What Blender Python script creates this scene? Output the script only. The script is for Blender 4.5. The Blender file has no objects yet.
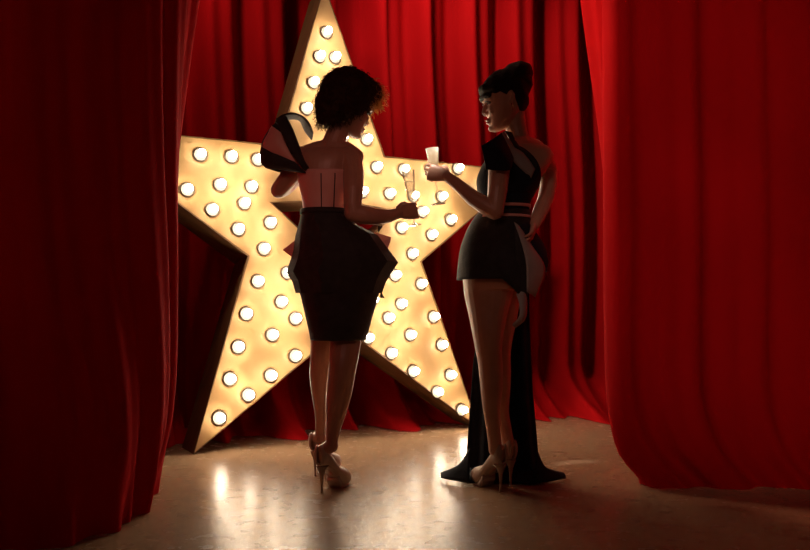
import bpy, bmesh, math, random
from mathutils import Vector as V, Matrix, noise

rnd = random.Random(7)
F, HZ, CH = 800.0, 305.0, 0.787          # focal length (px), horizon row, camera height
C = bpy.context.scene.collection
PI = math.pi


def U(px, py, d):
    return V(((px - 405) / F * d, d, CH - (py - HZ) / F * d))


# ------------------------------------------------------------------ materials
def mat(name, col, rough=.6, metal=0., spec=.5, sheen=0., sheen_tint=None, trans=0., alpha=1.):
    m = bpy.data.materials.new(name)
    m.use_nodes = True
    n = m.node_tree.nodes
    b = n['Principled BSDF']
    b.inputs['Base Color'].default_value = (*col, 1)
    b.inputs['Roughness'].default_value = rough
    b.inputs['Metallic'].default_value = metal
    b.inputs['Specular IOR Level'].default_value = spec
    b.inputs['Sheen Weight'].default_value = sheen
    if sheen_tint:
        b.inputs['Sheen Tint'].default_value = (*sheen_tint, 1)
    b.inputs['Transmission Weight'].default_value = trans
    return m


def add_noise(m, c1, c2, scale=8., detail=4., bump=0., bscale=None, stretch=(1, 1, 1), rough=None):
    nt = m.node_tree
    b = nt.nodes['Principled BSDF']
    tc = nt.nodes.new('ShaderNodeTexCoord')
    mp = nt.nodes.new('ShaderNodeMapping')
    mp.inputs['Scale'].default_value = stretch
    nz = nt.nodes.new('ShaderNodeTexNoise')
    nz.inputs['Scale'].default_value = scale
    nz.inputs['Detail'].default_value = detail
    cr = nt.nodes.new('ShaderNodeValToRGB')
    cr.color_ramp.elements[0].position = .3
    cr.color_ramp.elements[1].position = .7
    cr.color_ramp.elements[0].color = (*c1, 1)
    cr.color_ramp.elements[1].color = (*c2, 1)
    nt.links.new(tc.outputs['Object'], mp.inputs['Vector'])
    nt.links.new(mp.outputs['Vector'], nz.inputs['Vector'])
    nt.links.new(nz.outputs['Fac'], cr.inputs['Fac'])
    nt.links.new(cr.outputs['Color'], b.inputs['Base Color'])
    if rough:
        mr = nt.nodes.new('ShaderNodeMapRange')
        mr.inputs['To Min'].default_value = rough[0]
        mr.inputs['To Max'].default_value = rough[1]
        nt.links.new(nz.outputs['Fac'], mr.inputs['Value'])
        nt.links.new(mr.outputs['Result'], b.inputs['Roughness'])
    if bump:
        nz2 = nt.nodes.new('ShaderNodeTexNoise')
        nz2.inputs['Scale'].default_value = bscale or scale * 8
        nt.links.new(mp.outputs['Vector'], nz2.inputs['Vector'])
        bp = nt.nodes.new('ShaderNodeBump')
        bp.inputs['Strength'].default_value = bump
        bp.inputs['Distance'].default_value = .01
        nt.links.new(nz2.outputs['Fac'], bp.inputs['Height'])
        nt.links.new(bp.outputs['Normal'], b.inputs['Normal'])
    return m


def curtain_mat(name, c1, c2, trl, tcol):
    m = mat(name, c1, .85, spec=.03, sheen=.03, sheen_tint=(1, .02, .02))
    add_noise(m, c1, c2, 2.2, 3., .12, 60, (1, 1, .25))
    nt = m.node_tree
    b = nt.nodes['Principled BSDF']
    out = nt.nodes['Material Output']
    t = nt.nodes.new('ShaderNodeBsdfTranslucent')
    t.inputs['Color'].default_value = (*tcol, 1)
    mx = nt.nodes.new('ShaderNodeMixShader')
    mx.inputs['Fac'].default_value = trl
    nt.links.new(b.outputs['BSDF'], mx.inputs[1])
    nt.links.new(t.outputs['BSDF'], mx.inputs[2])
    nt.links.new(mx.outputs['Shader'], out.inputs['Surface'])
    return m


M = {}
M['back'] = curtain_mat('red_backdrop_cloth', (.30, .002, .004), (.46, .006, .008), .10, (.5, .004, .004))
M['front'] = curtain_mat('red_velvet', (.36, .002, .004), (.50, .005, .008), .22, (.75, .006, .005))
M['floor'] = add_noise(mat('polished_concrete', (.3, .2, .13), .3), (.27, .16, .088), (.34, .205, .115), 16, 6., .04, 90, rough=(.29, .25))
M['wall'] = add_noise(mat('dark_plaster', (.03, .02, .02), .9), (.03, .02, .02), (.05, .03, .03), 3)
M['panel'] = add_noise(mat('cream_star_panel', (.55, .36, .16), .5), (.42, .245, .095), (.53, .335, .15), 3.5, 5)
M['wood'] = add_noise(mat('brown_star_side', (.2, .09, .03), .5), (.085, .036, .012), (.15, .068, .022), 6, 6, stretch=(1, 6, 1))
M['socket'] = mat('steel_socket', (.06, .05, .04), .55, .5)
M['skin'] = add_noise(mat('skin', (.5, .26, .17), .42, sheen=.15), (.46, .22, .14), (.52, .27, .18), 14, 3)
M['skin_b'] = add_noise(mat('fair_skin', (.55, .3, .2), .4, sheen=.15), (.58, .28, .17), (.66, .34, .22), 14, 3)
M['lip'] = mat('lipstick', (.35, .03, .03), .35)
M['eye'] = mat('eye_white', (.22, .18, .16), .4)
M['brow'] = mat('brow_hair', (.04, .02, .015), .7)
M['black'] = add_noise(mat('black_cloth', (.035, .027, .024), .7, spec=.25, sheen=.06), (.028, .021, .018), (.045, .035, .032), 30, 4, .25, 220)
M['navy'] = add_noise(mat('blue_black_cloth', (.010, .013, .022), .8, spec=.2, sheen=.02), (.009, .011, .018), (.018, .022, .034), 20, 4, .2, 200)
M['pink'] = add_noise(mat('dusty_pink_satin', (.85, .42, .35), .5, sheen=.2), (.82, .38, .31), (.88, .46, .38), 9, 3, .1, 120)
M['grey'] = add_noise(mat('pale_grey_lining', (.42, .35, .3), .6), (.36, .30, .26), (.46, .38, .33), 10, 3, .1, 150)
M['shoe'] = add_noise(mat('nude_leather', (.52, .38, .29), .38), (.46, .33, .25), (.56, .42, .33), 12)
M['heel'] = mat('nude_heel_leather', (.4, .28, .2), .3)
M['gold'] = mat('gold_earring_metal', (.8, .5, .2), .25, 1.)

# hair with light passing through its thin curls
def hair_mat(name, col, tcol, fac):
    m = mat(name, col, .6, spec=.15)
    nt = m.node_tree
    b = nt.nodes['Principled BSDF']; out = nt.nodes['Material Output']
    t = nt.nodes.new('ShaderNodeBsdfTranslucent'); t.inputs['Color'].default_value = (*tcol, 1)
    mx = nt.nodes.new('ShaderNodeMixShader'); mx.inputs['Fac'].default_value = fac
    nt.links.new(b.outputs['BSDF'], mx.inputs[1]); nt.links.new(t.outputs['BSDF'], mx.inputs[2])
    nt.links.new(mx.outputs['Shader'], out.inputs['Surface'])
    wv = nt.nodes.new('ShaderNodeTexNoise'); wv.inputs['Scale'].default_value = 90
    bp = nt.nodes.new('ShaderNodeBump'); bp.inputs['Strength'].default_value = .5; bp.inputs['Distance'].default_value = .004
    nt.links.new(wv.outputs['Fac'], bp.inputs['Height']); nt.links.new(bp.outputs['Normal'], b.inputs['Normal'])
    return m
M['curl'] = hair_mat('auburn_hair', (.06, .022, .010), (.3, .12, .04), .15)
M['loose'] = hair_mat('painted_rim_light_curls', (.32, .14, .05), (.95, .58, .25), .6)  # gold colour stands in for rim light on the dark hair
M['updo'] = hair_mat('dark_brown_hair', (.022, .009, .005), (.05, .02, .01), .05)

# thin clear glass
def glass_mat(name, tint, scatter=.10):
    m = bpy.data.materials.new(name); m.use_nodes = True
    nt = m.node_tree; nt.nodes.clear()
    out = nt.nodes.new('ShaderNodeOutputMaterial')
    g = nt.nodes.new('ShaderNodeBsdfGlossy'); g.inputs['Roughness'].default_value = .05
    t = nt.nodes.new('ShaderNodeBsdfTransparent'); t.inputs['Color'].default_value = (*tint, 1)
    d = nt.nodes.new('ShaderNodeBsdfTranslucent'); d.inputs['Color'].default_value = (1, .95, .85, 1)
    lw = nt.nodes.new('ShaderNodeLayerWeight'); lw.inputs['Blend'].default_value = .16
    m1 = nt.nodes.new('ShaderNodeMixShader'); m2 = nt.nodes.new('ShaderNodeMixShader')
    m2.inputs['Fac'].default_value = scatter
    nt.links.new(lw.outputs['Fresnel'], m1.inputs['Fac'])
    nt.links.new(t.outputs[0], m1.inputs[1]); nt.links.new(g.outputs[0], m1.inputs[2])
    nt.links.new(m1.outputs[0], m2.inputs[1]); nt.links.new(d.outputs[0], m2.inputs[2])
    nt.links.new(m2.outputs[0], out.inputs['Surface'])
    return m
M['glass'] = glass_mat('clear_glass', (.97, .96, .93), .16)
M['backlit_glass'] = glass_mat('painted_backlit_glass', (.97, .95, .92), .55)  # milky white mix stands in for the glow of backlit glass
M['wine'] = hair_mat('champagne', (.95, .90, .80), (1, .97, .9), .6)  # near-white colour imitates light caught in the raised drink
M['wine_pale'] = glass_mat('pale_champagne', (.99, .97, .91), .12)

def emit(name, col, s):
    m = bpy.data.materials.new(name); m.use_nodes = True
    nt = m.node_tree; nt.nodes.clear()
    out = nt.nodes.new('ShaderNodeOutputMaterial')
    e = nt.nodes.new('ShaderNodeEmission')
    e.inputs['Color'].default_value = (*col, 1); e.inputs['Strength'].default_value = s
    nt.links.new(e.outputs[0], out.inputs['Surface'])
    return m
M['bulb'] = emit('lit_bulb', (1, .82, .60), 62)


# ------------------------------------------------------------------ mesh builder
class MB:
    def __init__(s):
        s.v, s.f = [], []

    def add(s, vs, fs):
        o = len(s.v)
        s.v += [V(p) for p in vs]
        s.f += [tuple(i + o for i in f) for f in fs]

    def loops(s, rings, cap=True, close=True):
        n = len(rings[0]); vs = [p for r in rings for p in r]; fs = []
        for i in range(len(rings) - 1):
            for j in range(n if close else n - 1):
                k = (j + 1) % n
                fs.append((i * n + j, i * n + k, (i + 1) * n + k, (i + 1) * n + j))
        if cap and close:
            fs.append(tuple(range(n - 1, -1, -1)))
            fs.append(tuple(range((len(rings) - 1) * n, len(rings) * n)))
        s.add(vs, fs)

    def tube(s, pts, rad, n=12, round_ends=True, flat=None):
        """pts: list of V; rad per point; flat=(axis, factor) squeezes sections along axis"""
        pts = [V(p) for p in pts]; rad = list(rad)
        if round_ends:
            d0 = (pts[0] - pts[1]).normalized(); d1 = (pts[-1] - pts[-2]).normalized()
            p0, r0, p1, r1 = pts[0], rad[0], pts[-1], rad[-1]
            pre = [(p0 + d0 * r0 * math.sin(a), r0 * math.cos(a)) for a in (1.45, 1.0, .5)]
            post = [(p1 + d1 * r1 * math.sin(a), r1 * math.cos(a)) for a in (.5, 1.0, 1.45)]
            pts = [p for p, _ in pre] + pts + [p for p, _ in post]
            rad = [r for _, r in pre] + rad + [r for _, r in post]
        rings = []; up = None
        for i, p in enumerate(pts):
            t = (pts[min(i + 1, len(pts) - 1)] - pts[max(i - 1, 0)]).normalized()
            if up is None:
                up = t.orthogonal().normalized()
            up = (up - t * up.dot(t)).normalized()
            w = t.cross(up)
            ring = []
            for k in range(n):
                a = 2 * PI * k / n
                o = (up * math.cos(a) + w * math.sin(a)) * rad[i]
                if flat:
                    ax = flat[0]; o = o - ax * (o.dot(ax) * (1 - flat[1]))
                ring.append(p + o)
            rings.append(ring)
        s.loops(rings)

    def ell(s, c, ax, ay, az, nu=16, nv=10):
        """ellipsoid with three half-axis vectors"""
        c = V(c); rings = []
        for i in range(nv + 1):
            t = -PI / 2 + PI * (i + .02) / (nv + .04)
            rings.append([c + ax * (math.cos(t) * math.cos(2 * PI * k / nu)) + ay * (math.cos(t) * math.sin(2 * PI * k / nu)) + az * math.sin(t) for k in range(nu)])
        s.loops(rings)

    def build(s, name, m, parent=None, smooth=True, fix=True):
        me = bpy.data.meshes.new(name)
        me.from_pydata([tuple(p) for p in s.v], [], s.f)
        me.update()
        if fix:
            bm = bmesh.new(); bm.from_mesh(me)
            bmesh.ops.recalc_face_normals(bm, faces=bm.faces)
            bm.to_mesh(me); bm.free()
        for p in me.polygons:
            p.use_smooth = smooth
        o = bpy.data.objects.new(name, me)
        C.objects.link(o)
        me.materials.append(m)
        if parent:
            o.parent = parent
            o.matrix_parent_inverse = Matrix.Translation(parent.location).inverted()
        return o


def apply_mods(o):
    dg = bpy.context.evaluated_depsgraph_get()
    dg.update()
    me = bpy.data.meshes.new_from_object(o.evaluated_get(dg))
    mats = [m for m in o.data.materials]
    old = o.data
    o.modifiers.clear(); o.data = me
    if not me.materials:
        for m in mats:
            me.materials.append(m)
    for p in me.polygons:
        p.use_smooth = True
    bpy.data.meshes.remove(old)
    return o


def fuse(o, vox, it=6, fac=.5):
    r = o.modifiers.new('r', 'REMESH'); r.mode = 'VOXEL'; r.voxel_size = vox
    s = o.modifiers.new('s', 'SMOOTH'); s.factor = fac; s.iterations = it
    return apply_mods(o)


def solid(o, t, bev=False):
    m = o.modifiers.new('t', 'SOLIDIFY'); m.thickness = t; m.offset = 0
    sm = o.data.polygons[0].use_smooth if len(o.data.polygons) else True
    apply_mods(o)
    for p in o.data.polygons:
        p.use_smooth = sm
    return o


def tag(o, label=None, cat=None, group=None, kind=None):
    if label: o['label'] = label
    if cat: o['category'] = cat
    if group: o['group'] = group
    if kind: o['kind'] = kind
    return o


def empty(name, loc):
    o = bpy.data.objects.new(name, None); C.objects.link(o); o.location = loc
    o.empty_display_size = .1
    return o


def origin(o, p):
    """move an object's origin to p without moving its mesh"""
    p = V(p); o.data.transform(Matrix.Translation(-p)); o.location = p


def lerp(a, b, t): return a + (b - a) * t


def table(rows, y):
    """smooth (Catmull-Rom) interpolation of rows (key, v1, v2 ...) sorted by key"""
    n = len(rows)
    if y <= rows[0][0]: return rows[0][1:]
    if y >= rows[-1][0]: return rows[-1][1:]
    i = max(k for k in range(n - 1) if rows[k][0] <= y)
    t = (y - rows[i][0]) / (rows[i + 1][0] - rows[i][0])
    p0, p1, p2, p3 = rows[max(i - 1, 0)], rows[i], rows[i + 1], rows[min(i + 2, n - 1)]
    out = []
    for k in range(1, len(p1)):
        h = p2[0] - p1[0]
        m1 = (p2[k] - p0[k]) / max(p2[0] - p0[0], 1e-6) * h
        m2 = (p3[k] - p1[k]) / max(p3[0] - p1[0], 1e-6) * h
        t2, t3 = t * t, t * t * t
        out.append((2 * t3 - 3 * t2 + 1) * p1[k] + (t3 - 2 * t2 + t) * m1 + (-2 * t3 + 3 * t2) * p2[k] + (t3 - t2) * m2)
    return out


def spline(pts, n):
    """Catmull-Rom through 3-D points -> n samples"""
    rows = [(i, *p) for i, p in enumerate(pts)]
    return [V(table(rows, (len(pts) - 1) * k / (n - 1))) for k in range(n)]


# ------------------------------------------------------------------ camera
cam = bpy.data.objects.new('camera', bpy.data.cameras.new('camera'))
C.objects.link(cam)
cam.location = (0, 0, CH); cam.rotation_euler = (PI / 2, 0, 0)
cam.data.sensor_width = 36; cam.data.lens = F / 810 * 36
cam.data.shift_y = (HZ - 275) / 810
bpy.context.scene.camera = cam
vs = bpy.context.scene.view_settings
vs.view_transform = 'Standard'
vs.look = 'None'

# ------------------------------------------------------------------ setting
b = MB(); b.add([(-4.6, -1.5, 0), (4.6, -1.5, 0), (4.6, 8.6, 0), (-4.6, 8.6, 0)], [(0, 1, 2, 3)])
tag(b.build('floor', M['floor']), kind='structure')
b = MB(); b.add([(-4.6, 8.6, 0), (4.6, 8.6, 0), (4.6, 8.6, 4.2), (-4.6, 8.6, 4.2)], [(0, 1, 2, 3)])
tag(b.build('wall_back', M['wall']), kind='structure')


def curtain(name, m, path, z1, ns, nz, amp, waves, label, seed, pool=0., zpow=1.6, ruffle=.6):
    """path(s, z) -> plan point for s in 0..1; folds are pushed along the path's normal"""
    b = MB(); r = random.Random(seed)
    ph = [r.uniform(0, 6.28) for _ in range(6)]
    rings = []
    zs = [z1 * (k / nz) ** zpow for k in range(nz + 1)]
    for zi, z in enumerate(zs):
        row = []
        t = z / z1
        for i in range(ns + 1):
            s = i / ns
            p = path(s, z); q = path(min(s + .002, 1), z); q0 = path(max(s - .002, 0), z)
            d = V((q[0] - q0[0], q[1] - q0[1], 0)).normalized(); nrm = V((d.y, -d.x, 0))
            w = s * waves * 2 * PI + .5 * math.sin(2.3 * z + ph[0]) * .6 + .8 * math.sin(s * 11 + ph[1])
            f = math.sin(w) + .45 * math.sin(w * 2.17 + ph[2] + .5 * z) + .3 * math.sin(w * .37 + ph[3] + .3 * z)
            f = math.copysign(abs(f) ** .8, f)
            a = amp * (1. - .25 * t)
            if callable(pool): pl = pool(s)
            else: pl = pool
            wr = 0
            if z < .35:
                k = 1 - z / .35
                f += k * ruffle * math.sin(w * 1.7 + 9 * z + ph[4])
                wr = pl * k * k * (1 + .25 * math.sin(w * .5 + ph[5]))
            off = a * f + wr
            row.append(V((p[0], p[1], 0)) + nrm * off + V((0, 0, max(z, .004))))
        rings.append(row)
    b.loops(rings, cap=False, close=False)
    o = b.build(name, m, fix=False)
    tag(o, label, 'curtain')
    return o


def poly_path(pts):
    L = [0]
    for a, c in zip(pts, pts[1:]):
        L.append(L[-1] + math.hypot(c[0] - a[0], c[1] - a[1]))
    return [(l / L[-1], *p) for l, p in zip(L, pts)]


def blend_paths(keys):
    """keys: list of (z, plan points) with equal counts; returns path(s, z)"""
    def path(s, z):
        rows = [(zz, *[c for p in pts for c in p]) for zz, pts in keys]
        flat = table(rows, z)
        pts = [(flat[i], flat[i + 1]) for i in range(0, len(flat), 2)]
        return table(poly_path(pts), s)
    cache = {}
    def cpath(s, z):
        k = round(z, 5)
        if k not in cache:
            rows = [(zz, *[c for p in pts for c in p]) for zz, pts in keys]
            flat = table(rows, z)
            cache[k] = poly_path([(flat[i], flat[i + 1]) for i in range(0, len(flat), 2)])
        return table(cache[k], s)
    return cpath


backdrop = curtain('backdrop_curtain', M['back'], blend_paths([
    (0, [(-4.2, 3.55), (-1.7, 4.72), (-.2, 5.44), (.6, 5.86), (1.4, 6.05), (4.4, 6.3)]),
    (3.6, [(-4.2, 3.55), (-1.7, 4.72), (-.2, 5.52), (.6, 5.90), (1.4, 6.05), (4.4, 6.3)])]),
    3.6, 760, 26, .105, 25, 'long red gathered backdrop curtain hanging behind the lit star', 3, lambda q: .34 + .22 * max(0, min(1, (q - .5) * 6)))

right = curtain('stage_curtain', M['front'], blend_paths([
    (0, [(1.16, 3.72), (1.06, 3.58), (1.0, 3.50), (1.05, 3.45), (1.25, 3.43), (1.7, 3.42), (2.4, 3.38), (3.8, 3.2)]),
    (.18, [(1.12, 3.86), (1.00, 3.65), (.935, 3.50), (.985, 3.44), (1.25, 3.43), (1.7, 3.42), (2.4, 3.38), (3.8, 3.2)]),
    (.45, [(1.10, 3.92), (.96, 3.68), (.90, 3.50), (.95, 3.43), (1.25, 3.43), (1.7, 3.42), (2.4, 3.38), (3.8, 3.2)]),
    (1.35, [(1.00, 3.92), (.94, 3.68), (.885, 3.50), (.93, 3.42), (1.25, 3.42), (1.7, 3.41), (2.4, 3.38), (3.8, 3.2)]),
    (2.25, [(.868, 3.92), (.895, 3.68), (.885, 3.50), (.93, 3.42), (1.25, 3.42), (1.7, 3.41), (2.4, 3.38), (3.8, 3.2)]),
    (3.4, [(.74, 3.92), (.80, 3.68), (.885, 3.50), (.93, 3.42), (1.25, 3.42), (1.7, 3.41), (2.4, 3.38), (3.8, 3.2)])]),
    3.4, 420, 40, .024, 10, 'bright red velvet stage curtain drawn to the right of the women', 11, .0, 1.4, .1)

left = curtain('stage_curtain', M['front'], blend_paths([
    (0, [(-4., 2.45), (-1.930, 2.5), (-1.330, 2.52), (-1.100, 2.62), (-0.990, 2.93), (-1.070, 3.38), (-1.150, 3.75)]),
    (.35, [(-4., 2.5), (-1.930, 2.6), (-1.330, 2.66), (-1.050, 2.85), (-0.955, 3.18), (-1.050, 3.52), (-1.130, 3.82)]),
    (.9, [(-4., 2.55), (-1.930, 2.68), (-1.330, 2.76), (-1.050, 2.98), (-0.945, 3.22), (-1.030, 3.52), (-1.102, 3.80)]),
    (1.35, [(-4., 2.55), (-1.930, 2.70), (-1.330, 2.78), (-1.050, 3.0), (-0.950, 3.22), (-1.025, 3.52), (-1.095, 3.78)]),
    (2.2, [(-4., 2.55), (-1.930, 2.70), (-1.330, 2.78), (-1.050, 3.0), (-0.940, 3.22), (-0.930, 3.52), (-0.965, 3.78)]),
    (3.4, [(-4., 2.55), (-1.930, 2.70), (-1.330, 2.78), (-1.050, 3.0), (-0.890, 3.22), (-0.810, 3.52), (-0.730, 3.78)])]),
    3.4, 420, 40, .020, 16, 'dark red velvet stage curtain drawn to the left of the star', 5, .0, 1.4)
tag(right, None, None, 'stage curtains drawn aside'); tag(left, None, None, 'stage curtains drawn aside')

# ------------------------------------------------------------------ the marquee star
SX, SY, SR, YAW, LEAN, RAT, THK = -.321, 4.655, 1.543, .515, .1325, .384, .24
base = math.sin(PI / 2 - 4 * PI / 5)
ex = V((math.cos(YAW), math.sin(YAW), 0))
ev = V((-math.sin(YAW) * math.sin(LEAN), math.cos(YAW) * math.sin(LEAN), math.cos(LEAN)))
en = ex.cross(ev)                       # out of the face, towards the women
S0 = V((SX, SY, 0))
LIFT = V((0, 0, .006))


def SP(u, v, o=0.):
    p = S0 + LIFT + ex * (u * SR) + ev * ((v - base) * SR) + en * o
    p.z = max(p.z, .005)             # the back corners of the feet are cut flat to stand on the floor
    return p


def starpts(R, ratio, cu=0, cv=0):
    out = []
    for k in range(5):
        a = PI / 2 - k * 2 * PI / 5
        out.append((cu + R * math.cos(a), cv + R * math.sin(a)))
        a -= PI / 5
        out.append((cu + R * ratio * math.cos(a), cv + R * ratio * math.sin(a)))
    return out


star = empty('marquee_star', S0)
tag(star, 'giant cream star sign studded with lit bulbs, leaning before the red backdrop', 'star sign')
outer, inner = starpts(1, RAT), starpts(.285, .46)
b = MB()
b.add([SP(*p) for p in outer] + [SP(*p) for p in inner], [(i, (i + 1) % 10, 10 + (i + 1) % 10, 10 + i) for i in range(10)])
b.build('panel', M['panel'], star, smooth=False)
b = MB()
for ring in (outer, inner):
    o_ = len(b.v)
    vs_, fs_ = [], []
    for i, p in enumerate(ring):
        vs_ += [SP(*p, .004), SP(*p, -THK)]
    for i in range(10):
        j = (i + 1) % 10
        fs_.append((2 * i, 2 * j, 2 * j + 1, 2 * i + 1))
    b.add(vs_, fs_)
o = b.build('side_frame', M['wood'], star, smooth=False)
solid(o, .012)
o['label'] = 'dark brown wooden side'
b = MB()
b.add([SP(*p, -THK + .01) for p in outer] + [SP(*p, -THK + .01) for p in inner], [(i, (i + 1) % 10, 10 + (i + 1) % 10, 10 + i) for i in range(10)])
b.build('back_panel', M['wood'], star, smooth=False)

BULBS = [(326, 33), (319, 57), (334.4, 58), (313, 83), (306, 109), (366, 140), (376, 167.5), (389, 194), (403, 170), (362, 192),
         (401, 228), (270, 223), (257.5, 160), (251, 187), (200, 155), (231, 157), (187, 190), (220, 185), (244, 203.5), (212, 210),
         (238, 229.5), (263.6, 249), (287, 273), (257.5, 281.5), (281, 302), (246, 314), (295, 318.6), (272, 335), (238, 347), (295, 356),
         (229.6, 379), (270.5, 375.5), (248, 395), (219, 418), (429.6, 170), (457, 169), (412.6, 196.5), (441, 197), (422, 212),
         (450, 220), (431, 235), (411.7, 254), (420.5, 284), (394.5, 275.5), (400.5, 304), (388, 318), (433, 317), (409.7, 335),
         (367.5, 338), (441, 345), (390.7, 353.4), (412.6, 371.4), (449.6, 375), (436.5, 392), (461, 410),
         (340, 88), (332, 112), (350, 112), (342, 138), (322, 150), (305, 180), (352, 168), (330, 172), (310, 262), (330, 275), (352, 262), (372, 250),
         (312, 290), (352, 292), (332, 310), (372, 300), (484, 184), (150, 165)]
socket0 = bulb0 = None
Q = Matrix((ex, ev, en)).transposed()


def ring_lathe(prof, n):
    b = MB()
    b.loops([[Q @ V((r * math.cos(2 * PI * k / n), r * math.sin(2 * PI * k / n), h)) for k in range(n)] for r, h in prof])
    return b


bm_b = ring_lathe([(.004, .008), (.011, .010), (.013, .017), (.017, .026), (.0215, .036), (.0215, .047), (.017, .056), (.009, .062), (.002, .0635)], 14)
bm_s = ring_lathe([(.036, .0005), (.040, .003), (.040, .009), (.038, .012), (.031, .012), (.027, .003)], 18)
mats_first = True
for (px, py) in BULBS:
    ray = U(px, py, 1.) - V((0, 0, CH)); c0 = V((0, 0, CH))
    t = (SP(0, 0).dot(en) - c0.dot(en)) / ray.dot(en)
    p = c0 + ray * t
    if bulb0 is None:
        bulb0 = bm_b.build('bulb', M['bulb'], star); socket0 = bm_s.build('socket', M['socket'], None)
        bo, so = bulb0, socket0
        bulb0.matrix_parent_inverse = Matrix.Identity(4)
    else:
        bo = bulb0.copy(); so = socket0.copy()
        C.objects.link(bo); C.objects.link(so)
        bo.parent = star
    bo.location = p - S0
    so.parent = bo; so.matrix_parent_inverse = Matrix.Identity(4); so.location = (0, 0, 0)

# ------------------------------------------------------------------ figure helpers
def head(b, c, R):
    """c: head centre at eye height; R columns: forward, left, up"""
    fw, lf, up = (R @ V((1, 0, 0)), R @ V((0, 1, 0)), R @ V((0, 0, 1)))
    P = lambda x, y, z: c + fw * x + lf * y + up * z
    rows = [(-.119, .072, .045, .012), (-.112, .083, .012, .030), (-.098, .088, -.012, .042), (-.080, .085, -.035, .052), (-.055, .085, -.060, .060),
            (-.030, .084, -.078, .066), (-.005, .079, -.090, .070), (.012, .083, -.096, .072), (.035, .090, -.100, .074), (.060, .086, -.099, .074),
            (.085, .068, -.084, .064), (.105, .034, -.055, .043), (.116, .0, -.02, .014)]
    rings = []
    for k in range(40):
        z = rows[0][0] + (rows[-1][0] - rows[0][0]) * k / 39
        f, bk, w = table(rows, z)
        cx, a = (f + bk) / 2, (f - bk) / 2
        ring = []
        for j in range(28):
            t = 2 * PI * j / 28
            ct, st = math.cos(t), math.sin(t)
            e = .86
            ring.append(P(cx + a * math.copysign(abs(ct) ** e, ct), w * math.copysign(abs(st) ** e, st), z))
        rings.append(ring)
    b.loops(rings)
    b.tube([P(.080, 0, .012), P(.090, 0, -.008), P(.1005, 0, -.029), P(.096, 0, -.036)], [.007, .0075, .0085, .008], 10)
    for s in (-1, 1):
        b.ell(P(.090, s * .012, -.035), fw * .011, lf * .008, up * .008, 10, 6)
        b.tube([P(.084, s * .012, .020), P(.084, s * .030, .023), P(.070, s * .048, .017)], [.006, .0065, .005], 8)
        b.ell(P(.072, s * .032, -.030), fw * .014, lf * .018, up * .018, 10, 6)       # cheekbone
        b.tube([P(-.006, s * .070, .016), P(-.018, s * .078, .020), P(-.024, s * .080, .004), P(-.014, s * .076, -.018), P(-.006, s * .071, -.024)], [.007, .008, .008, .008, .006], 8)
    b.ell(P(.085, 0, -.0635), fw * .012, lf * .022, up * .007, 12, 6)
    b.ell(P(.084, 0, -.0745), fw * .012, lf * .019, up * .008, 12, 6)
    b.ell(P(.080, 0, -.102), fw * .016, lf * .020, up * .014, 12, 6)
    return P, fw, lf, up


def face_parts(P, fw, lf, up, root):
    for s in (-1, 1):
        e = MB(); e.ell(P(.0735, s * .031, .0015), fw * .0110, lf * .0130, up * .0055, 14, 8)
        e.build('eye', M['eye'], root)
        w = MB(); w.ell(P(.0825, s * .031, .001), fw * .0035, lf * .0055, up * .0058, 10, 6)
        w.build('iris', M['brow'], root)
        w = MB(); w.tube([P(.0865, s * .017, .008), P(.0885, s * .031, .0115), P(.078, s * .047, .006)], [.0018, .003, .0015], 6)
        w.build('eyelash', M['brow'], root)
        w = MB(); w.tube([P(.0925, s * .014, .024), P(.0925, s * .030, .030), P(.078, s * .048, .026)], [.0025, .003, .0015], 6)
        w.build('eyebrow', M['brow'], root)
    l = MB()
    l.ell(P(.0895, 0, -.0632), fw * .010, lf * .020, up * .0052, 14, 6)
    l.ell(P(.0885, 0, -.0742), fw * .010, lf * .017, up * .0062, 14, 6)
    l.build('lips', M['lip'], root)


def hand(b, wrist, X, Y, N, bends, thumb, k=1.):
    """X wrist->knuckles, Y towards the thumb, N the way the palm faces"""
    P = lambda x, y, n: wrist + (X * x + Y * y + N * n) * k
    # palm: rounded slab
    rings = []
    for x, w, t, yo in [(-.012, .020, .017, 0), (.005, .024, .017, 0), (.025, .033, .0165, .002), (.05, .038, .0145, .001), (.075, .0395, .013, 0), (.092, .036, .0105, 0), (.098, .025, .006, 0)]:
        rings.append([P(x, yo + w * math.copysign(abs(math.cos(2 * PI * j / 20)) ** .7, math.cos(2 * PI * j / 20)), t * math.copysign(abs(math.sin(2 * PI * j / 20)) ** .8, math.sin(2 * PI * j / 20))) for j in range(20)])
    b.loops(rings)
    for i, (yo, L, r, x0) in enumerate([(.0315, .072, .0072, .086), (.0105, .080, .0074, .090), (-.0105, .075, .0072, .088), (-.0305, .060, .0065, .080)]):
        segs = (L * .46, L * .30, L * .24)
        bd = bends[i] if isinstance(bends[0], (tuple, list)) else bends
        p = [x0, yo, 0.]; ang = 0; pts = [P(x0 - .018, yo * .92, 0)]; pts.append(P(*p))
        rad = [r * 1.05, r]
        fan = yo * .8
        for sgi, (sg, bb) in enumerate(zip(segs, bd)):
            ang = math.radians(bb)
            for q in (.5, 1.):
                pp = (p[0] + math.cos(ang) * sg * q, p[1] + fan * sg * q, p[2] + math.sin(ang) * sg * q)
                pts.append(P(*pp)); rad.append(r * (1 - .08 * (sgi + q)) * (1.04 if q == 1. and sgi < 2 else 1))
            p = list(pp)
        b.tube(pts, rad, 10)
    b.tube([P(*t) for t in thumb], [.0135, .0125, .0105, .0092, .0078][:len(thumb)], 10)


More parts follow.
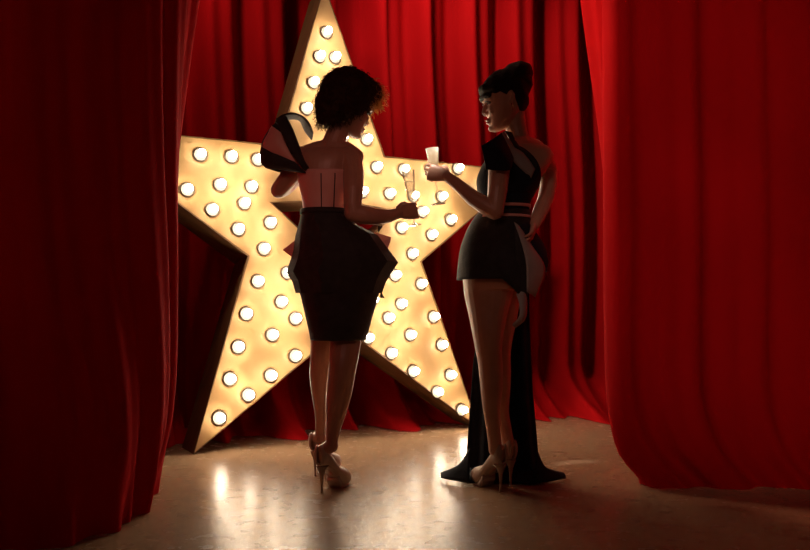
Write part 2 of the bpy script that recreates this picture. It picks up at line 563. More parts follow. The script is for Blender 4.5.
def torso(b, rows, D, step=3., e=.9, off=None, n=36, inflate=0.):
    rings = []
    y0, y1 = rows[0][0], rows[-1][0]
    m = max(2, int((y1 - y0) / step))
    for k in range(m + 1):
        y = y0 + (y1 - y0) * k / m
        xl, xr, bd, dd = table(rows, y)
        d = D + dd; c = U((xl + xr) / 2, y, d); w = (xr - xl) / 2 * d / F
        rings.append([c + V(((w + inflate) * math.copysign(abs(math.cos(t)) ** e, math.cos(t)), -(bd + inflate) * math.copysign(abs(math.sin(t)) ** e, math.sin(t)), 0)) for t in [2 * PI * j / n for j in range(n)]])
    b.loops(rings)
    return rings


def shell(rows, D, y0, y1, a0, a1, name, m, root, inflate=.006, step=2.5, n=60, e=.9, t=.004, ripple=None):
    """cloth following torso rows between rows y0..y1; a0/a1 angles (deg) or functions of y"""
    b = MB(); rings = []
    k_ = max(2, int((y1 - y0) / step))
    for k in range(k_ + 1):
        y = y0 + (y1 - y0) * k / k_
        xl, xr, bd, dd = table(rows, y)
        d = D + dd; c = U((xl + xr) / 2, y, d); w = (xr - xl) / 2 * d / F
        A0 = a0(y) if callable(a0) else a0; A1 = a1(y) if callable(a1) else a1
        ring = []
        for j in range(n + 1):
            tt = math.radians(A0 + (A1 - A0) * j / n)
            inf = inflate + (ripple(y, tt) if ripple else 0)
            ring.append(c + V(((w + inf) * math.copysign(abs(math.cos(tt)) ** e, math.cos(tt)), -(bd + inf) * math.copysign(abs(math.sin(tt)) ** e, math.sin(tt)), 0)))
        rings.append(ring)
    full = not callable(a0) and not callable(a1) and abs(a1 - a0) >= 359.9
    if full: rings = [r[:-1] for r in rings]
    b.loops(rings, cap=False, close=full)
    o = b.build(name, m, root)
    return solid(o, t)


def patch(A, B, name, m, root, bulge=0., bdir=V((0, -1, 0)), nu=14, nv=8, t=.005, smooth=True):
    """surface between two 3-D polylines, bulging along bdir in the middle"""
    A, B = spline(A, nu), spline(B, nu)
    rings = []
    for j in range(nv + 1):
        q = j / nv
        rings.append([A[i].lerp(B[i], q) + bdir * (bulge * math.sin(PI * q) * (.35 + .65 * math.sin(PI * i / (nu - 1)))) for i in range(nu)])
    b = MB(); b.loops(rings, cap=False, close=False)
    o = b.build(name, m, root, smooth=smooth)
    return solid(o, t)


def fin(pts, name, m, root, t=.005, centre=None):
    """stiff pointed piece of cloth from a few corner points"""
    b = MB()
    pts = [V(p) for p in pts]
    c = V(centre) if centre else sum(pts, V()) / len(pts)
    b.add(pts + [c], [(i, (i + 1) % len(pts), len(pts)) for i in range(len(pts))])
    return solid(b.build(name, m, root, smooth=False), t)


def shoe(root, heel, toe, ankle, k=1.):
    """heel: stiletto tip on the floor, toe: tip of the toe on the floor"""
    heel, toe = V(heel), V(toe); heel.z = toe.z = 0.0
    fx = (toe - heel).normalized(); lf = V((-fx.y, fx.x, 0)); up = V((0, 0, 1))
    L = (toe - heel).length
    g = L / .20
    P = lambda x, y, z: heel + fx * (x * g) + lf * y + up * z
    # x, sole height, half width, wall height, opening angle from the bottom (deg)
    st = [(-.022, .124, .010, .050, 150), (-.016, .119, .024, .082, 164), (-.002, .113, .031, .088, 154), (.020, .104, .032, .074, 134), (.050, .085, .034, .062, 126), (.078, .061, .036, .054, 126),
          (.098, .034, .038, .064, 142), (.114, .016, .040, .076, 166), (.126, .006, .0415, .082, 179), (.145, .003, .042, .078, 180), (.165, .003, .039, .070, 180), (.183, .005, .032, .058, 180), (.195, .009, .021, .044, 180), (.201, .014, .007, .024, 180)]
    b = MB(); rings = []
    rows = [s for s in st]
    for i in range(40):
        x = rows[0][0] + (rows[-1][0] - rows[0][0]) * i / 39
        z, w, h, an = table(rows, x)
        an = min(an, 179.5)
        ring = []
        for j in range(25):
            a = math.radians(-an + 2 * an * j / 24)
            ring.append(P(x, w * math.copysign(abs(math.sin(a)) ** .6, math.sin(a)), z + h / 2 - h / 2 * math.cos(a)))
        rings.append(ring)
    b.loops(rings, cap=False, close=False)
    s_ = b.build('shoe', M['shoe'], root); solid(s_, .003)
    s_['label'] = 'nude platform stiletto shoe'
    b = MB(); rings = []
    for i in range(30):
        x = .085 + (.198 - .085) * i / 29
        z, w, h, an = table(rows_(rows), x)
        w *= .90
        zt = z + .006; zb = max(.0, z - .022 if x < .11 else .0)
        if x > .18: zb = (x - .18) * .5
        rings.append([P(x, y, zz) for y, zz in [(-w, zt), (-w * .96, zb + .002), (-w * .9, zb), (w * .9, zb), (w * .96, zb + .002), (w, zt)]])
    b.loops(rings)
    so = b.build('sole', M['shoe'], s_)
    b = MB()
    hs = []
    for q, rx, ry, xo in [(0, .0048, .0052, 0), (.06, .0046, .0050, 0), (.35, .0052, .0058, -.001), (.65, .0085, .0095, -.002), (.85, .016, .018, -.001), (.95, .023, .026, .004), (1.0, .024, .028, .006)]:
        z = q * .116
        hs.append([P(xo + rx * math.cos(2 * PI * j / 14), ry * math.sin(2 * PI * j / 14), z) for j in range(14)])
    b.loops(hs)
    b.build('heel', M['heel'], s_)
    # skin inside the shoe: returned for the body mesh
    foot = [ankle, P(.007, 0, .178), P(.012, 0, .146), P(.045, 0, .122), P(.080, 0, .088), P(.112, 0, .060), P(.150, 0, .052)]
    return foot, [.029, .0285, .030, .028, .026, .022, .017], P


def rows_(r): return r


def flute(rim, base_, name, label, fill, wine, bowl_m):
    """champagne flute from its rim centre to its foot"""
    rim, base_ = V(rim), V(base_); ax = (rim - base_); L = ax.length; ax.normalize()
    sx = ax.orthogonal().normalized(); sy = ax.cross(sx)
    root = empty(name, base_); tag(root, label, 'glass')
    def lathe(prof, nm, m, parent, n=28):
        b = MB(); b.loops([[base_ + ax * (z * L) + (sx * math.cos(2 * PI * j / n) + sy * math.sin(2 * PI * j / n)) * r for j in range(n)] for r, z in prof])
        return b.build(nm, m, parent)
    lathe([(.028, 0), (.031, .006), (.029, .014), (.010, .024), (.004, .045)], 'foot', M['glass'], root)
    lathe([(.004, .045), (.0035, .2), (.0036, .40), (.007, .455)], 'stem', M['glass'], root)
    bw = lathe([(.006, .455), (.011, .50), (.0155, .58), (.0198, .70), (.0240, .85), (.0275, 1.0), (.0265, 1.0), (.0230, .85), (.0188, .70), (.0145, .58), (.010, .51), (.004, .475)], 'bowl', bowl_m, root)
    lathe([(.003, .478), (.0095, .512), (.0138, .58), (.0180, .70), (lerp(.0180, .0262, (fill - .7) / .3) - .0006, fill), (.001, fill)], 'champagne', wine, root)
    return root


# ------------------------------------------------------------------ woman with curly hair (left)
D1 = 3.43
w1rows = [(150, 303, 356, .070, 0), (155, 299, 358, .092, 0), (163, 298, 357, .105, 0), (172, 299, 354, .108, 0), (185, 301, 350, .104, 0), (200, 304, 346, .096, 0), (212, 305, 344, .094, 0),
          (225, 303, 352, .110, 0), (245, 302, 366, .135, 0), (268, 302, 374, .150, 0), (290, 304, 374, .140, 0), (310, 307, 370, .125, .01), (325, 310, 366, .11, .02)]
B = MB()
torso(B, w1rows, D1)
J = lambda x, y, d=0.: U(x, y, D1 + d)
# trapezius and neck
B.tube([J(303, 157), J(318, 151), J(333, 148), J(346, 152, -.01), J(354, 157, -.02)], [.045, .042, .044, .044, .042], 14)
B.tube([J(331, 156, .0), J(333, 144, .005), J(338, 132, .01), J(345, 118, .015)], [.062, .049, .047, .05], 16)
R1 = Matrix.Rotation(math.radians(33), 3, 'Z') @ Matrix.Rotation(math.radians(24), 3, 'Y')
P1 = head(B, J(351, 106, .015), R1)
# right arm, bent, holding the glass
B.tube([J(350, 158, -.04), J(353, 172, -.07), J(353.5, 190, -.10), J(352.5, 205, -.11), J(354, 213, -.11)], [.050, .046, .042, .038, .037], 16)
B.tube([J(353, 213, -.11), J(364, 215, -.10), J(378, 217, -.08), J(390, 216, -.06), J(398, 213.5, -.045)], [.037, .039, .034, .027, .023], 16)
Xh = (J(412, 211, -.025) - J(398, 213.5, -.045)).normalized(); Nh = V((0, 1, 0)); Nh = (Nh - Xh * Nh.dot(Xh)).normalized(); Yh = Nh.cross(Xh)
if Yh.z < 0: Yh = -Yh
W1w = J(397.5, 213.5, -.045)
hand(B, W1w, Xh, Yh, Nh, ((50, 125, 175), (58, 135, 185), (60, 135, 185), (32, 90, 145)), [(.012, .022, .006), (.035, .038, .020), (.056, .044, .036), (.074, .040, .047), (.088, .034, .050)], .92)
# left arm, elbow out, forearm up before the chest
B.tube([J(303, 158), J(296, 167, .0), J(287, 180, .01), J(279, 190, .02)], [.048, .044, .040, .036], 16)
B.tube([J(279, 190, .02), J(284, 188, .09), J(293, 182, .17), J(303, 176, .225)], [.036, .037, .031, .024], 14)
Xl = (J(320, 166, .27) - J(303, 176, .225)).normalized(); Nl = V((0, -1, 0)); Nl = (Nl - Xl * Nl.dot(Xl)).normalized(); Yl = Xl.cross(Nl)
if Yl.z < 0: Yl = -Yl
hand(B, J(303, 176, .225), Xl, Yl, Nl, (25, 45, 70), [(.012, .022, .004), (.035, .042, .012), (.060, .055, .018), (.085, .060, .022)], .9)
# legs
legR = [(300, 326, 368, .0), (325, 328, 364, .0), (342, 330, 361, -.01), (360, 329, 358, -.04), (375, 328, 355, -.05), (388, 326.5, 353, -.05), (400, 325.5, 350, -.055), (412, 325.5, 346.5, -.06), (425, 325.7, 342, -.065), (437, 325.8, 338.5, -.075), (446, 325.5, 337.5, -.085)]
legL = [(300, 305, 345, .02), (325, 309, 338, .05), (345, 310.5, 333.5, .08), (360, 310, 331, .11), (375, 309.4, 329.5, .14), (390, 311, 328.5, .165), (405, 313.5, 328, .19), (418, 315, 326.5, .21), (430, 315.3, 325.5, .225), (438, 315.3, 325, .23)]


def leg(b, rows, D):
    pts, rad = [], []
    y0, y1 = rows[0][0], rows[-1][0]
    for k in range(30):
        y = y0 + (y1 - y0) * k / 29
        xl, xr, dd = table(rows, y)
        pts.append(U((xl + xr) / 2, y, D + dd)); rad.append((xr - xl) / 2 * (D + dd) / F)
    b.tube(pts, rad, 20)
    return pts[-1]


aR, aL = leg(B, legR, D1), leg(B, legL, D1)
person1 = empty('person', (U(330, 0, 3.43).x, 3.43, 0))
tag(person1, 'woman seen from behind, short curly hair, pink corset, flared black skirt', 'person')


def floor_pt(px, py):
    d = F * CH / (py - HZ); return V(((px - 405) / F * d, d, 0))


for heel, toe, ank in ((floor_pt(321.8, 493), floor_pt(346.5, 483), aR), (floor_pt(315.5, 476), floor_pt(337, 467), aL)):
    pts, rad, Ps = shoe(person1, heel, toe, ank)
    B.tube(pts, rad, 14)
body1 = B.build('body', M['skin'], person1)
fuse(body1, .0027, 6)
face_parts(*P1, person1)

# curly hair
Ph, fw, lf, up = P1
hb = MB()
cH = J(347, 98, .0)
hb.ell(Ph(-.035, 0, .035), fw * .118, lf * .118, up * .115)
hb.ell(Ph(-.060, 0, -.020), fw * .090, lf * .112, up * .092)
hb.ell(Ph(.034, 0, .085), fw * .075, lf * .095, up * .058)
hb.ell(Ph(-.075, 0, -.075), fw * .055, lf * .085, up * .060)
hr = hb.build('hair', M['curl'], person1)
fuse(hr, .006, 3)
me = hr.data
for v in me.vertices:
    q = v.co * 24
    v.co += v.normal * (noise.noise(q) * .012 + noise.noise(q * 2.3) * .006)
me.update()
# loose curls over the hair's surface
cb = MB(); cg = MB()
vl = [(v.co.copy(), v.normal.copy()) for v in me.vertices]
faceC = Ph(.085, 0, -.035)
rr = random.Random(4)
cnt = 0
while cnt < 2300:
    co, no = rr.choice(vl)
    if (co - faceC).length < .085: continue
    no = (no + V((rr.uniform(-.6, .6), rr.uniform(-.6, .6), rr.uniform(-.6, .5)))).normalized()
    t1 = no.orthogonal().normalized(); t2 = no.cross(t1)
    a0 = rr.uniform(0, 6.28); gold = (co - Ph(0, 0, .02)).normalized().dot((fw + up * .25).normalized()) > .45 and rr.random() < .9  # face-side strands get the painted rim-light gold
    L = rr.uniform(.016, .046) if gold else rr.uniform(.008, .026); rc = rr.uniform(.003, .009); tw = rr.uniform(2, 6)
    pts = []
    for k in range(9):
        q = k / 8
        pts.append(co - no * .006 + no * (L * q) + (t1 * math.cos(a0 + tw * q) + t2 * math.sin(a0 + tw * q)) * rc * (.3 + q) + V((0, 0, -.012 * q * q)))
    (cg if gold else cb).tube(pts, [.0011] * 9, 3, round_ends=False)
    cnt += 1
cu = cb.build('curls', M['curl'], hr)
cg.build('curls', M['loose'], hr)['label'] = 'curls around the face with rim light painted in gold'

# --- her clothes
bod = shell(w1rows, D1, 173, 216, 0, 360, 'bodice', M['pink'], person1, .006)
# dark seam and boning down the back
for xo0, xo1 in ((321, 321.5), (309.5, 311.5), (335, 333.5)):
    pts = []
    for k in range(10):
        y = 173.5 + 40 * k / 9
        xl, xr, bd, dd = table(w1rows, y)
        x = lerp(xo0, xo1, k / 9); c = (xl + xr) / 2; w = (xr - xl) / 2
        st = max(0, 1 - abs((x - c) / w) ** (2 / .9)) ** (.9 / 2)
        pts.append(U(x, y, D1 - bd * st - .0095))
    s = MB(); s.tube(pts, [.0022] * 10, 6); s.build('seam', M['black'], bod)
sk_rows = [(211, 303.5, 346, .100, 0), (225, 301, 355, .120, 0), (245, 299, 370, .145, 0), (268, 298, 380, .160, 0), (285, 300, 379, .155, 0), (300, 303.5, 376, .145, .01), (315, 307, 371.5, .145, .01), (328, 310, 368, .138, .01), (339.5, 312.3, 364.5, .132, .02)]
skirt = shell(sk_rows, D1, 211, 339.5, 0, 360, 'skirt', M['black'], person1, .004, t=.005)
wb = shell(sk_rows, D1, 210, 215, 0, 360, 'waistband', M['black'], person1, .010, t=.004)
# stiff folded peplum: faceted, pointing out at both sides
pep = MB()
def pring(y, xl, xr, bd, n=10, pts=None):
    c = U((xl + xr) / 2, y, D1); w = (xr - xl) / 2 * D1 / F
    return [c + V((w * math.cos(2 * PI * j / n), -bd * math.sin(2 * PI * j / n) * (1.0 if j % 2 else .90), 0)) for j in range(n)]
prs = [pring(212, 304, 345, .106), pring(223, 299.5, 353, .132), pring(235, 296, 377, .158), pring(244, 294.5, 384, .172), pring(254, 293, 391.5, .182), pring(262.5, 290, 398, .186), pring(272.5, 286.6, 391, .186), pring(281, 292.5, 386, .180), pring(293, 296, 381.5, .168)]
pep.loops(prs, cap=False)
po = pep.build('peplum', M['black'], person1, smooth=False); solid(po, .004)
fin([J(283, 250, .03), J(297, 239, .0), J(299, 250, -.04), J(296, 260, .0)], 'peplum_fold', M['pink'], person1)['label'] = 'pink lined fold'
fin([J(374, 232, .03), J(391.5, 237.5, .0), J(387, 252, .0), J(374, 246, -.03)], 'peplum_fold', M['pink'], person1)['label'] = 'pink lined fold'
fin([J(378, 226, .05), J(382.5, 226.5, .04), J(378, 233, .04)], 'peplum_fold', M['black'], person1)
fin([J(381, 292, -.02), J(384.5, 298, -.02), J(380, 297.5, -.03)], 'peplum_fold', M['black'], person1)

# big folded shoulder piece on her left shoulder
slv = patch([J(313, 133, -.03), J(309, 123, -.05), J(302, 116, -.06), J(292, 113, -.07), J(281, 116, -.09), J(276, 122, -.11)],
            [J(312, 140, .05), J(305, 131, .05), J(300, 121, .06), J(292, 119, .06), J(285, 121, .03), J(280, 127, -.02)], 'sleeve', M['black'], person1, .0, nu=22, nv=6, t=.006)
slv['label'] = 'black looped shoulder ribbon'
patch([J(276, 119, -.10), J(281, 132, -.125), J(289, 148, -.13), J(299, 163, -.12), J(305, 171, -.10)],
      [J(286, 116, -.075), J(293, 130, -.11), J(299, 146, -.125), J(304, 160, -.115), J(309, 168, -.09)], 'sleeve_band', M['black'], slv, .012, nu=20, nv=6, t=.006)
patch([J(272, 126, -.085), J(268, 134, -.09), J(264, 141, -.09), J(262, 147, -.09)],
      [J(281, 133, -.11), J(286, 145, -.12), J(292, 156, -.118), J(299, 167, -.11)], 'sleeve_lining', M['pink'], slv, .02, nu=18, nv=8, t=.005)['label'] = 'pink sleeve lining'
patch([J(262, 144, -.07), J(260.5, 152, -.07), J(261, 162, -.07), J(266, 168, -.07)],
      [J(290, 158, -.11), J(297, 164, -.115), J(302, 169, -.11), J(306, 173, -.10)], 'sleeve_flare', M['black'], slv, .02, nu=16, nv=8, t=.006)
patch([J(262, 143, -.06), J(266, 134, .0), J(274, 124, .03), J(286, 116, .04)],
      [J(266, 168, -.06), J(280, 172, .0), J(294, 173, .03), J(306, 173, .02)], 'sleeve_back', M['black'], slv, .0, nu=14, nv=8, t=.005)
# bodice strap to the right shoulder front
flute(W1w + (Xh * .085 + Nh * .026) * .92 + V((-.02, 0, .175)), W1w + (Xh * .085 + Nh * .026) * .92 + V((.008, 0, -.06)), 'champagne_flute',
      'clear champagne flute held low by the curly-haired woman, seen against the star', .80, M['wine_pale'], M['glass'])

# ------------------------------------------------------------------ woman with updo (right)
D2 = 3.43
w2rows = [(146, 500, 547, .060, .0), (150, 496, 551, .075, .0), (157, 490, 552, .090, 0), (166, 484, 549, .100, 0), (178, 479, 541, .108, 0), (188, 479, 536, .104, 0), (200, 482, 529, .095, 0), (211, 482, 527, .092, 0),
          (222, 475, 528, .108, 0), (238, 467, 529, .125, 0), (255, 463, 530, .138, 0), (272, 462, 528, .135, 0), (290, 464, 522, .12, 0)]
B = MB()
torso(B, w2rows, D2)
K = lambda x, y, d=0.: U(x, y, D2 + d)
B.tube([K(500, 155, -.07), K(509, 148, -.04), K(521, 145, .0), K(535, 149, .04), K(545, 157, .07)], [.040, .042, .046, .042, .040], 14)
B.tube([K(521, 154, .01), K(519, 142, .01), K(516, 128, .01), K(513, 112, .01)], [.060, .047, .045, .05], 16)
R2 = Matrix.Rotation(math.radians(180 + 4), 3, 'Z') @ Matrix.Rotation(math.radians(13), 3, 'Y')
P2 = head(B, K(504.5, 101.5, .0), R2)
# near arm holding up the glass
B.tube([K(500, 157, -.09), K(499, 172, -.12), K(497.5, 190, -.15), K(496, 204, -.16), K(495, 211, -.16)], [.050, .045, .041, .037, .036], 16)
B.tube([K(495, 211, -.16), K(486, 206, -.155), K(473, 198, -.14), K(459, 185.5, -.12), K(447.5, 176.5, -.105)], [.036, .037, .033, .026, .022], 16)
W2w = K(447.5, 176.5, -.105)
X2 = (K(434.5, 173, -.085) - W2w).normalized(); N2 = V((0, 1, 0)); N2 = (N2 - X2 * N2.dot(X2)).normalized(); Y2 = N2.cross(X2)
if Y2.z < 0: Y2 = -Y2
hand(B, W2w, X2, Y2, N2, ((20, 66, 108), (28, 78, 118), (42, 98, 140), (52, 112, 155)), [(.012, .022, .006), (.030, .040, .026), (.048, .048, .048), (.066, .044, .066), (.082, .038, .074)], .90)
# far arm, hand on the hip
B.tube([K(543, 161, .07), K(548, 172, .085), K(548.5, 186, .07), K(545.5, 199, .05)], [.047, .042, .037, .034], 16)
B.tube([K(545.5, 199, .05), K(541.5, 209, .02), K(537, 219, -.02), K(534, 226, -.05)], [.034, .034, .028, .022], 14)
Xr = (K(531, 237, -.10) - K(534, 226, -.05)).normalized(); Nr = V((-1, .0, 0)); Nr = (Nr - Xr * Nr.dot(Xr)).normalized(); Yr = Xr.cross(Nr)
hand(B, K(534, 226, -.05), Xr, Yr, Nr, (15, 30, 45), [(.012, .022, .006), (.032, .042, .014), (.055, .052, .02), (.075, .055, .024)], .82)
leg2n = [(272, 465, 514, .0), (290, 463.5, 513, -.01), (312, 468, 508, -.03), (332, 472, 504, -.055), (350, 475.5, 502, -.06), (362, 478, 502.5, -.06), (378, 479.5, 503, -.06), (393, 481, 502, -.06), (408, 482.7, 500.3, -.06), (424, 485.5, 500, -.055), (440, 487.7, 501.3, -.05), (450, 488.5, 502.5, -.045)]
leg2f = [(272, 474, 524, .05), (312, 480, 518, .06), (350, 485, 511, .06), (375, 488, 511, .06), (395, 490, 510, .06), (412, 493, 509, .06), (428, 498, 511.5, .06), (441, 501, 514, .06)]
aN, aF = leg(B, leg2n, D2), leg(B, leg2f, D2)
person2 = empty('person', (U(500, 0, 3.43).x, 3.43, 0))
tag(person2, 'woman in profile with dark upswept bun, short black dress and long train, raising a glass', 'person')
for heel, toe, ank in ((floor_pt(500.5, 491.5), floor_pt(474.5, 482), aN), (floor_pt(510.5, 486), floor_pt(486, 477), aF)):
    pts, rad, Ps = shoe(person2, heel, toe, ank)
    B.tube(pts, rad, 14)
body2 = B.build('body', M['skin_b'], person2)
fuse(body2, .0027, 6)
face_parts(*P2, person2)

# updo: cap, fringe, bun
Ph, fw, lf, up = P2
hb = MB()
hb.ell(Ph(-.020, 0, .052), fw * .108, lf * .085, up * .085)
hb.ell(Ph(-.052, 0, .004), fw * .054, lf * .077, up * .072)
hb.tube([Ph(.046, -.064, .047), Ph(.074, -.03, .064), Ph(.080, 0, .064), Ph(.074, .03, .064), Ph(.046, .064, .047)], [.017, .022, .024, .022, .017], 10)
hb.tube([Ph(.070, -.056, .026), Ph(.088, -.028, .033), Ph(.094, 0, .035), Ph(.088, .028, .033), Ph(.070, .056, .026)], [.009, .0115, .012, .0115, .009], 10)
hb.tube([K(513, 90), K(520, 80), K(520, 76)], [.055, .062, .050], 14)
hb.ell(K(517.5, 73.5), V((.068, 0, .010)), V((0, .068, 0)), V((-.006, 0, .048)))
hb.tube([K(497, 80), K(501, 77), K(506, 78)], [.034, .034, .034], 12)
hb.ell(K(521.5, 88), V((.024, 0, .02)), V((0, .055, 0)), V((-.02, 0, .05)))
hb.ell(K(517.5, 101), V((.018, 0, 0)), V((0, .045, 0)), V((0, 0, .03)))
h2 = hb.build('hair', M['updo'], person2)
fuse(h2, .0045, 5)
for v in h2.data.vertices:
    q = v.co
    v.co += v.normal * (.0012 * math.sin(q.x * 150 + 3 * math.sin(q.z * 30)) + .002 * noise.noise(q * 25))
h2.data.update()
for s in (1,):
    g = MB(); g.tube([Ph(-.008, s * .079, -.030), Ph(-.008, s * .081, -.045), Ph(-.008, s * .080, -.058)], [.002, .0035, .002], 8)
    g.build('earring', M['gold'], person2)

# --- her clothes
def a_edge(y):
    x = table([(146, 512), (155, 524), (167, 533.5), (180, 537), (196, 536)], y)[0]
    xl, xr, bd, dd = table(w2rows, y); c = (xl + xr) / 2; w = (xr - xl) / 2
    q = max(-.95, min(1, (x - c) / w))
    return math.degrees(math.acos(math.copysign(abs(q) ** (1 / .9), q)))
bod2 = shell(w2rows, D2, 149, 196, a_edge, 330, 'bodice', M['navy'], person2, .007)
shell(w2rows, D2, 196, 213, 0, 360, 'corset_waist', M['navy'], person2, .007)
belt = shell(w2rows, D2, 205.5, 208.5, 0, 360, 'belt', M['pink'], person2, .011, step=1.5)
belt['label'] = 'thin pink belt line'
shell(w2rows, D2, 216.5, 219, 0, 360, 'belt', M['pink'], person2, .012, step=1.2)['label'] = 'thin pink belt line'
sk2 = [(211, 481, 529, .098, 0), (218, 474.5, 529.5, .110, 0), (230, 467.5, 530, .126, 0), (248, 461, 531, .140, 0), (265, 458.5, 531, .155, 0), (281, 457.3, 529, .155, 0), (298, 459, 525, .15, 0)]
# skirt with a hem that dips towards her back
b = MB(); rings = []
for k in range(26):
    q = k / 25; ring = []
    for j in range(60):
        t = 2 * PI * j / 60
        cx = math.cos(t)
        hem = 280 + (0 if cx < .1 else 15 * min(1, (cx - .1) / .55))
        y = lerp(211, hem, q)
        xl, xr, bd, dd = table(sk2, y); d = D2 + dd; c = U((xl + xr) / 2, y, d); w = (xr - xl) / 2 * d / F
        ring.append(c + V((w * math.copysign(abs(cx) ** .9, cx), -bd * math.copysign(abs(math.sin(t)) ** .9, math.sin(t)), 0)))
    rings.append(ring)
b.loops(rings, cap=False)
sko = b.build('skirt', M['black'], person2); solid(sko, .005)
# open back: pale trim running from the shoulder down to the waist
def on_back(x, y, out):
    xl, xr, bd, dd = table(w2rows, y); c = (xl + xr) / 2; w = (xr - xl) / 2
    st = max(0, 1 - min(1, abs((x - c) / w)) ** (2 / .9)) ** (.9 / 2)
    return U(x, y, D2 + dd - bd * st - out)
patch([K(496, 139, -.09), on_back(504, 150, .022), on_back(512, 160, .018), on_back(521, 169, .016), on_back(531, 178, .014)],
      [K(504, 131, -.06), on_back(513, 146, .030), on_back(522, 152, .020), on_back(529, 160, .016), on_back(535, 169, .014)], 'neckline_trim', M['grey'], person2, .006, nu=20, nv=4, t=.004)['label'] = 'pale grey neckline trim'
patch([K(505, 131, -.055), on_back(514, 146, .026), on_back(524, 153, .016), on_back(533, 163, .014), on_back(536, 174, .012)],
      [K(511, 132, -.03), on_back(519, 146, .020), on_back(529, 153, .014), on_back(537, 164, .012), on_back(538, 175, .010)], 'neckline_band', M['black'], person2, .004, nu=20, nv=4, t=.004)
# stiff cap sleeve
cs = patch([K(501, 133, -.09), K(494, 138.5, -.14), K(487, 143, -.17), K(481.5, 146, -.17)],
           [K(513, 158, -.13), K(512, 165, -.17), K(508, 170.5, -.19), K(486, 169.5, -.18)], 'cap_sleeve', M['navy'], person2, .025, nu=14, nv=10, t=.006)
patch([K(482.6, 146, -.14), K(483.6, 154, -.13), K(486, 169.5, -.18)], [K(494, 140, -.06), K(493, 155, -.05), K(493, 168, -.09)], 'sleeve_side', M['grey'], cs, .0, nu=8, nv=4, t=.004)
patch([on_back(536, 172, .012), on_back(535, 185, .012), on_back(531, 197, .012)], [on_back(541, 172, .010), on_back(538.5, 185, .010), on_back(533, 197, .010)], 'back_strap', M['black'], person2, 0, nu=10, nv=3, t=.004)
# draped peplum at her back: black outside, grey lining, and a curled lower flap
pp = patch([K(528, 222, -.07), K(536, 233, -.04), K(545, 247, -.01), K(548, 262, .0)],
      [K(518, 226, -.12), K(530, 246, -.10), K(541, 263, -.06), K(546, 272, -.02)], 'back_drape', M['navy'], person2, .015, nu=16, nv=6, t=.005)
patch([K(514, 222, -.125), K(520, 238, -.15), K(526, 262, -.14), K(527, 292, -.11)],
      [K(519, 226, -.125), K(532, 246, -.10), K(545, 269, -.05), K(535, 297, -.06)], 'drape_lining', M['grey'], pp, .01, nu=18, nv=8, t=.004)['label'] = 'pale grey drape lining'
patch([K(516, 294, -.12), K(519, 304, -.13), K(519, 316, -.13), K(512, 325, -.12)],
      [K(526, 288, -.10), K(527, 304, -.10), K(525, 319, -.10), K(515, 328, -.10)], 'drape_lining', M['grey'], pp, .012, nu=16, nv=6, t=.004)['label'] = 'pale grey drape lining'
patch([K(514, 222, -.12), K(515, 245, -.145), K(516, 270, -.135), K(517, 296, -.115)],
      [K(521, 236, -.14), K(526, 256, -.135), K(528.5, 276, -.11), K(527, 297, -.10)], 'back_drape', M['black'], person2, .006, nu=14, nv=5, t=.004)
# long train to the floor
b = MB(); rings = []
trows = [(268, 486, 529), (300, 484, 529), (330, 480, 529.5), (360, 474, 531), (392, 471.5, 532.5), (420, 469.5, 535), (450, 467.5, 537.5), (466, 466.5, 540), (474, 463, 544), (479, 456, 552)]
DT = 3.43 + .16
for k in range(44):
    y = 268 + (480 - 268) * k / 43
    q = k / 43
    xl, xr = table(trows, y)
    row = []
    for j in range(70):
        s = j / 69
        f = .028 * math.sin(s * 19 + .6 * q) + .012 * math.sin(s * 41 + 1.3)
        arc = -.10 * (abs(s - .5) * 2) ** 2 * (1 - q) * 0 - .02 * q * q
        row.append(U(lerp(xl, xr, s), y, DT - .02 + .05 * q) + V((0, f * (.4 + .6 * q) + arc, 0)))
    rings.append(row)
b.loops(rings, cap=False, close=False)
for row in rings:
    pass
tr = b.build('train', M['navy'], person2); solid(tr, .004)
# ends of the train lying on the floor
def lay(A, Bp, nm):
    patch(A, Bp, nm, M['navy'], tr, .02, V((0, 0, 1)), nu=16, nv=8, t=.004)
fp = floor_pt
up_ = V((0, 0, .012))
lay([fp(469, 486) + up_, fp(452, 483) + up_, fp(441, 480.5) + up_], [U(470, 448, 3.56), U(458, 466, 3.57), fp(440.5, 477) + up_ * 1.6], 'train_end')
lay([fp(534, 486) + up_, fp(550, 484) + up_, fp(566, 481) + up_], [U(537, 450, 3.57), U(546, 468, 3.56), fp(563, 477) + up_ * 1.6], 'train_end')
lay([fp(467, 486) + up_, fp(500, 484) + up_, fp(536, 486) + up_], [U(468, 468, 3.6), U(500, 468, 3.62), U(539, 468, 3.6)], 'train_end')

g = W2w + (X2 * .076 + N2 * .0405) * .90
axd = (K(430.5, 146, -.06) - K(437, 202, -.06)).normalized()
flute(g + axd * .112, g - axd * .126, 'champagne_flute', 'bright champagne flute raised by the woman with the bun', .93, M['wine'], M['backlit_glass'])

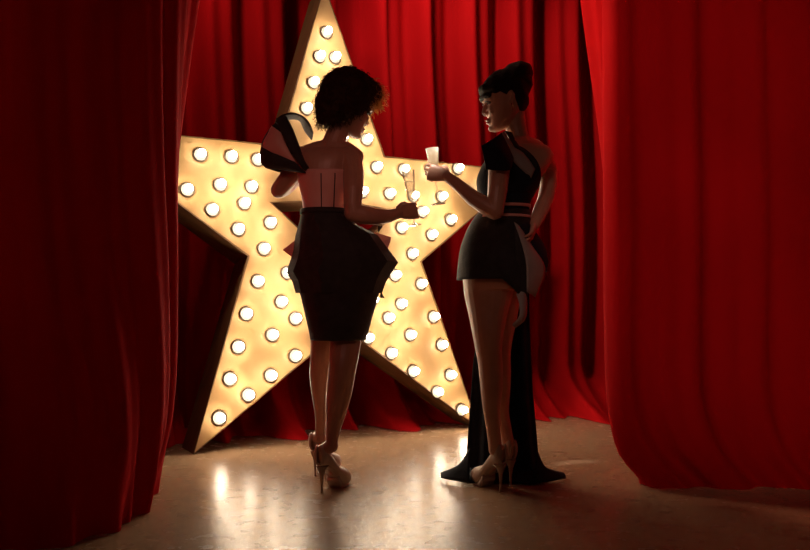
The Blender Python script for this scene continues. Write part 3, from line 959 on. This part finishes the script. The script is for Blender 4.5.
# ------------------------------------------------------------------ light
W = bpy.data.worlds.new('world'); bpy.context.scene.world = W; W.use_nodes = True
W.node_tree.nodes['Background'].inputs['Color'].default_value = (1, .35, .25, 1)
W.node_tree.nodes['Background'].inputs['Strength'].default_value = .010


def area(name, loc, tgt, size, power, col):
    l = bpy.data.lights.new(name, 'AREA'); l.energy = power; l.size = size; l.color = col
    o = bpy.data.objects.new(name, l); C.objects.link(o); o.location = loc
    o.rotation_euler = (V(tgt) - V(loc)).to_track_quat('-Z', 'Y').to_euler()
    return o


def spot(name, loc, tgt, power, col, ang=60, blend=.8, r=.15):
    l = bpy.data.lights.new(name, 'SPOT'); l.energy = power; l.color = col
    l.spot_size = math.radians(ang); l.spot_blend = blend; l.shadow_soft_size = r
    o = bpy.data.objects.new(name, l); C.objects.link(o); o.location = loc
    o.rotation_euler = (V(tgt) - V(loc)).to_track_quat('-Z', 'Y').to_euler()
    return o


spot('backdrop_spot', (-.15, 4.35, 3.75), (.75, 5.8, 1.9), 170, (1, .75, .6), 80)
spot('backdrop_spot', (-1.3, 3.9, 3.5), (-.9, 5.0, 2.2), 60, (1, .7, .55), 60)
spot('curtain_fill', (-.5, .5, 2.6), (1.28, 3.42, .75), 140, (1, .6, .5), 25, 1.)  # added fill, brightens the front of the right curtain
spot('curtain_fill', (-.5, .5, 2.6), (1.28, 3.42, 1.85), 140, (1, .6, .5), 25, 1.)  # second added fill, aimed higher on the same curtain
spot('edge_fill', (-.25, 4.1, 3.3), (.92, 3.75, 1.80), 190, (1, .5, .35), 36, .8)  # added lamp that brightens the curtain's turned-back edge
spot('front_fill', (-.3, .1, 2.3), (-.30, 3.43, 1.2), 44, (1, .38, .30), 25, 1., .4)
spot('glass_fill', (-.55, 2.9, 2.7), (.095, 3.36, 1.478), 380, (1, .9, .8), 5.2, .6, .03)  # added narrow lamp to make the raised glass whiter
area('room_fill', (-.4, .2, 2.4), (.1, 3.6, 1.), 1.0, 1.2, (1, .55, .42))
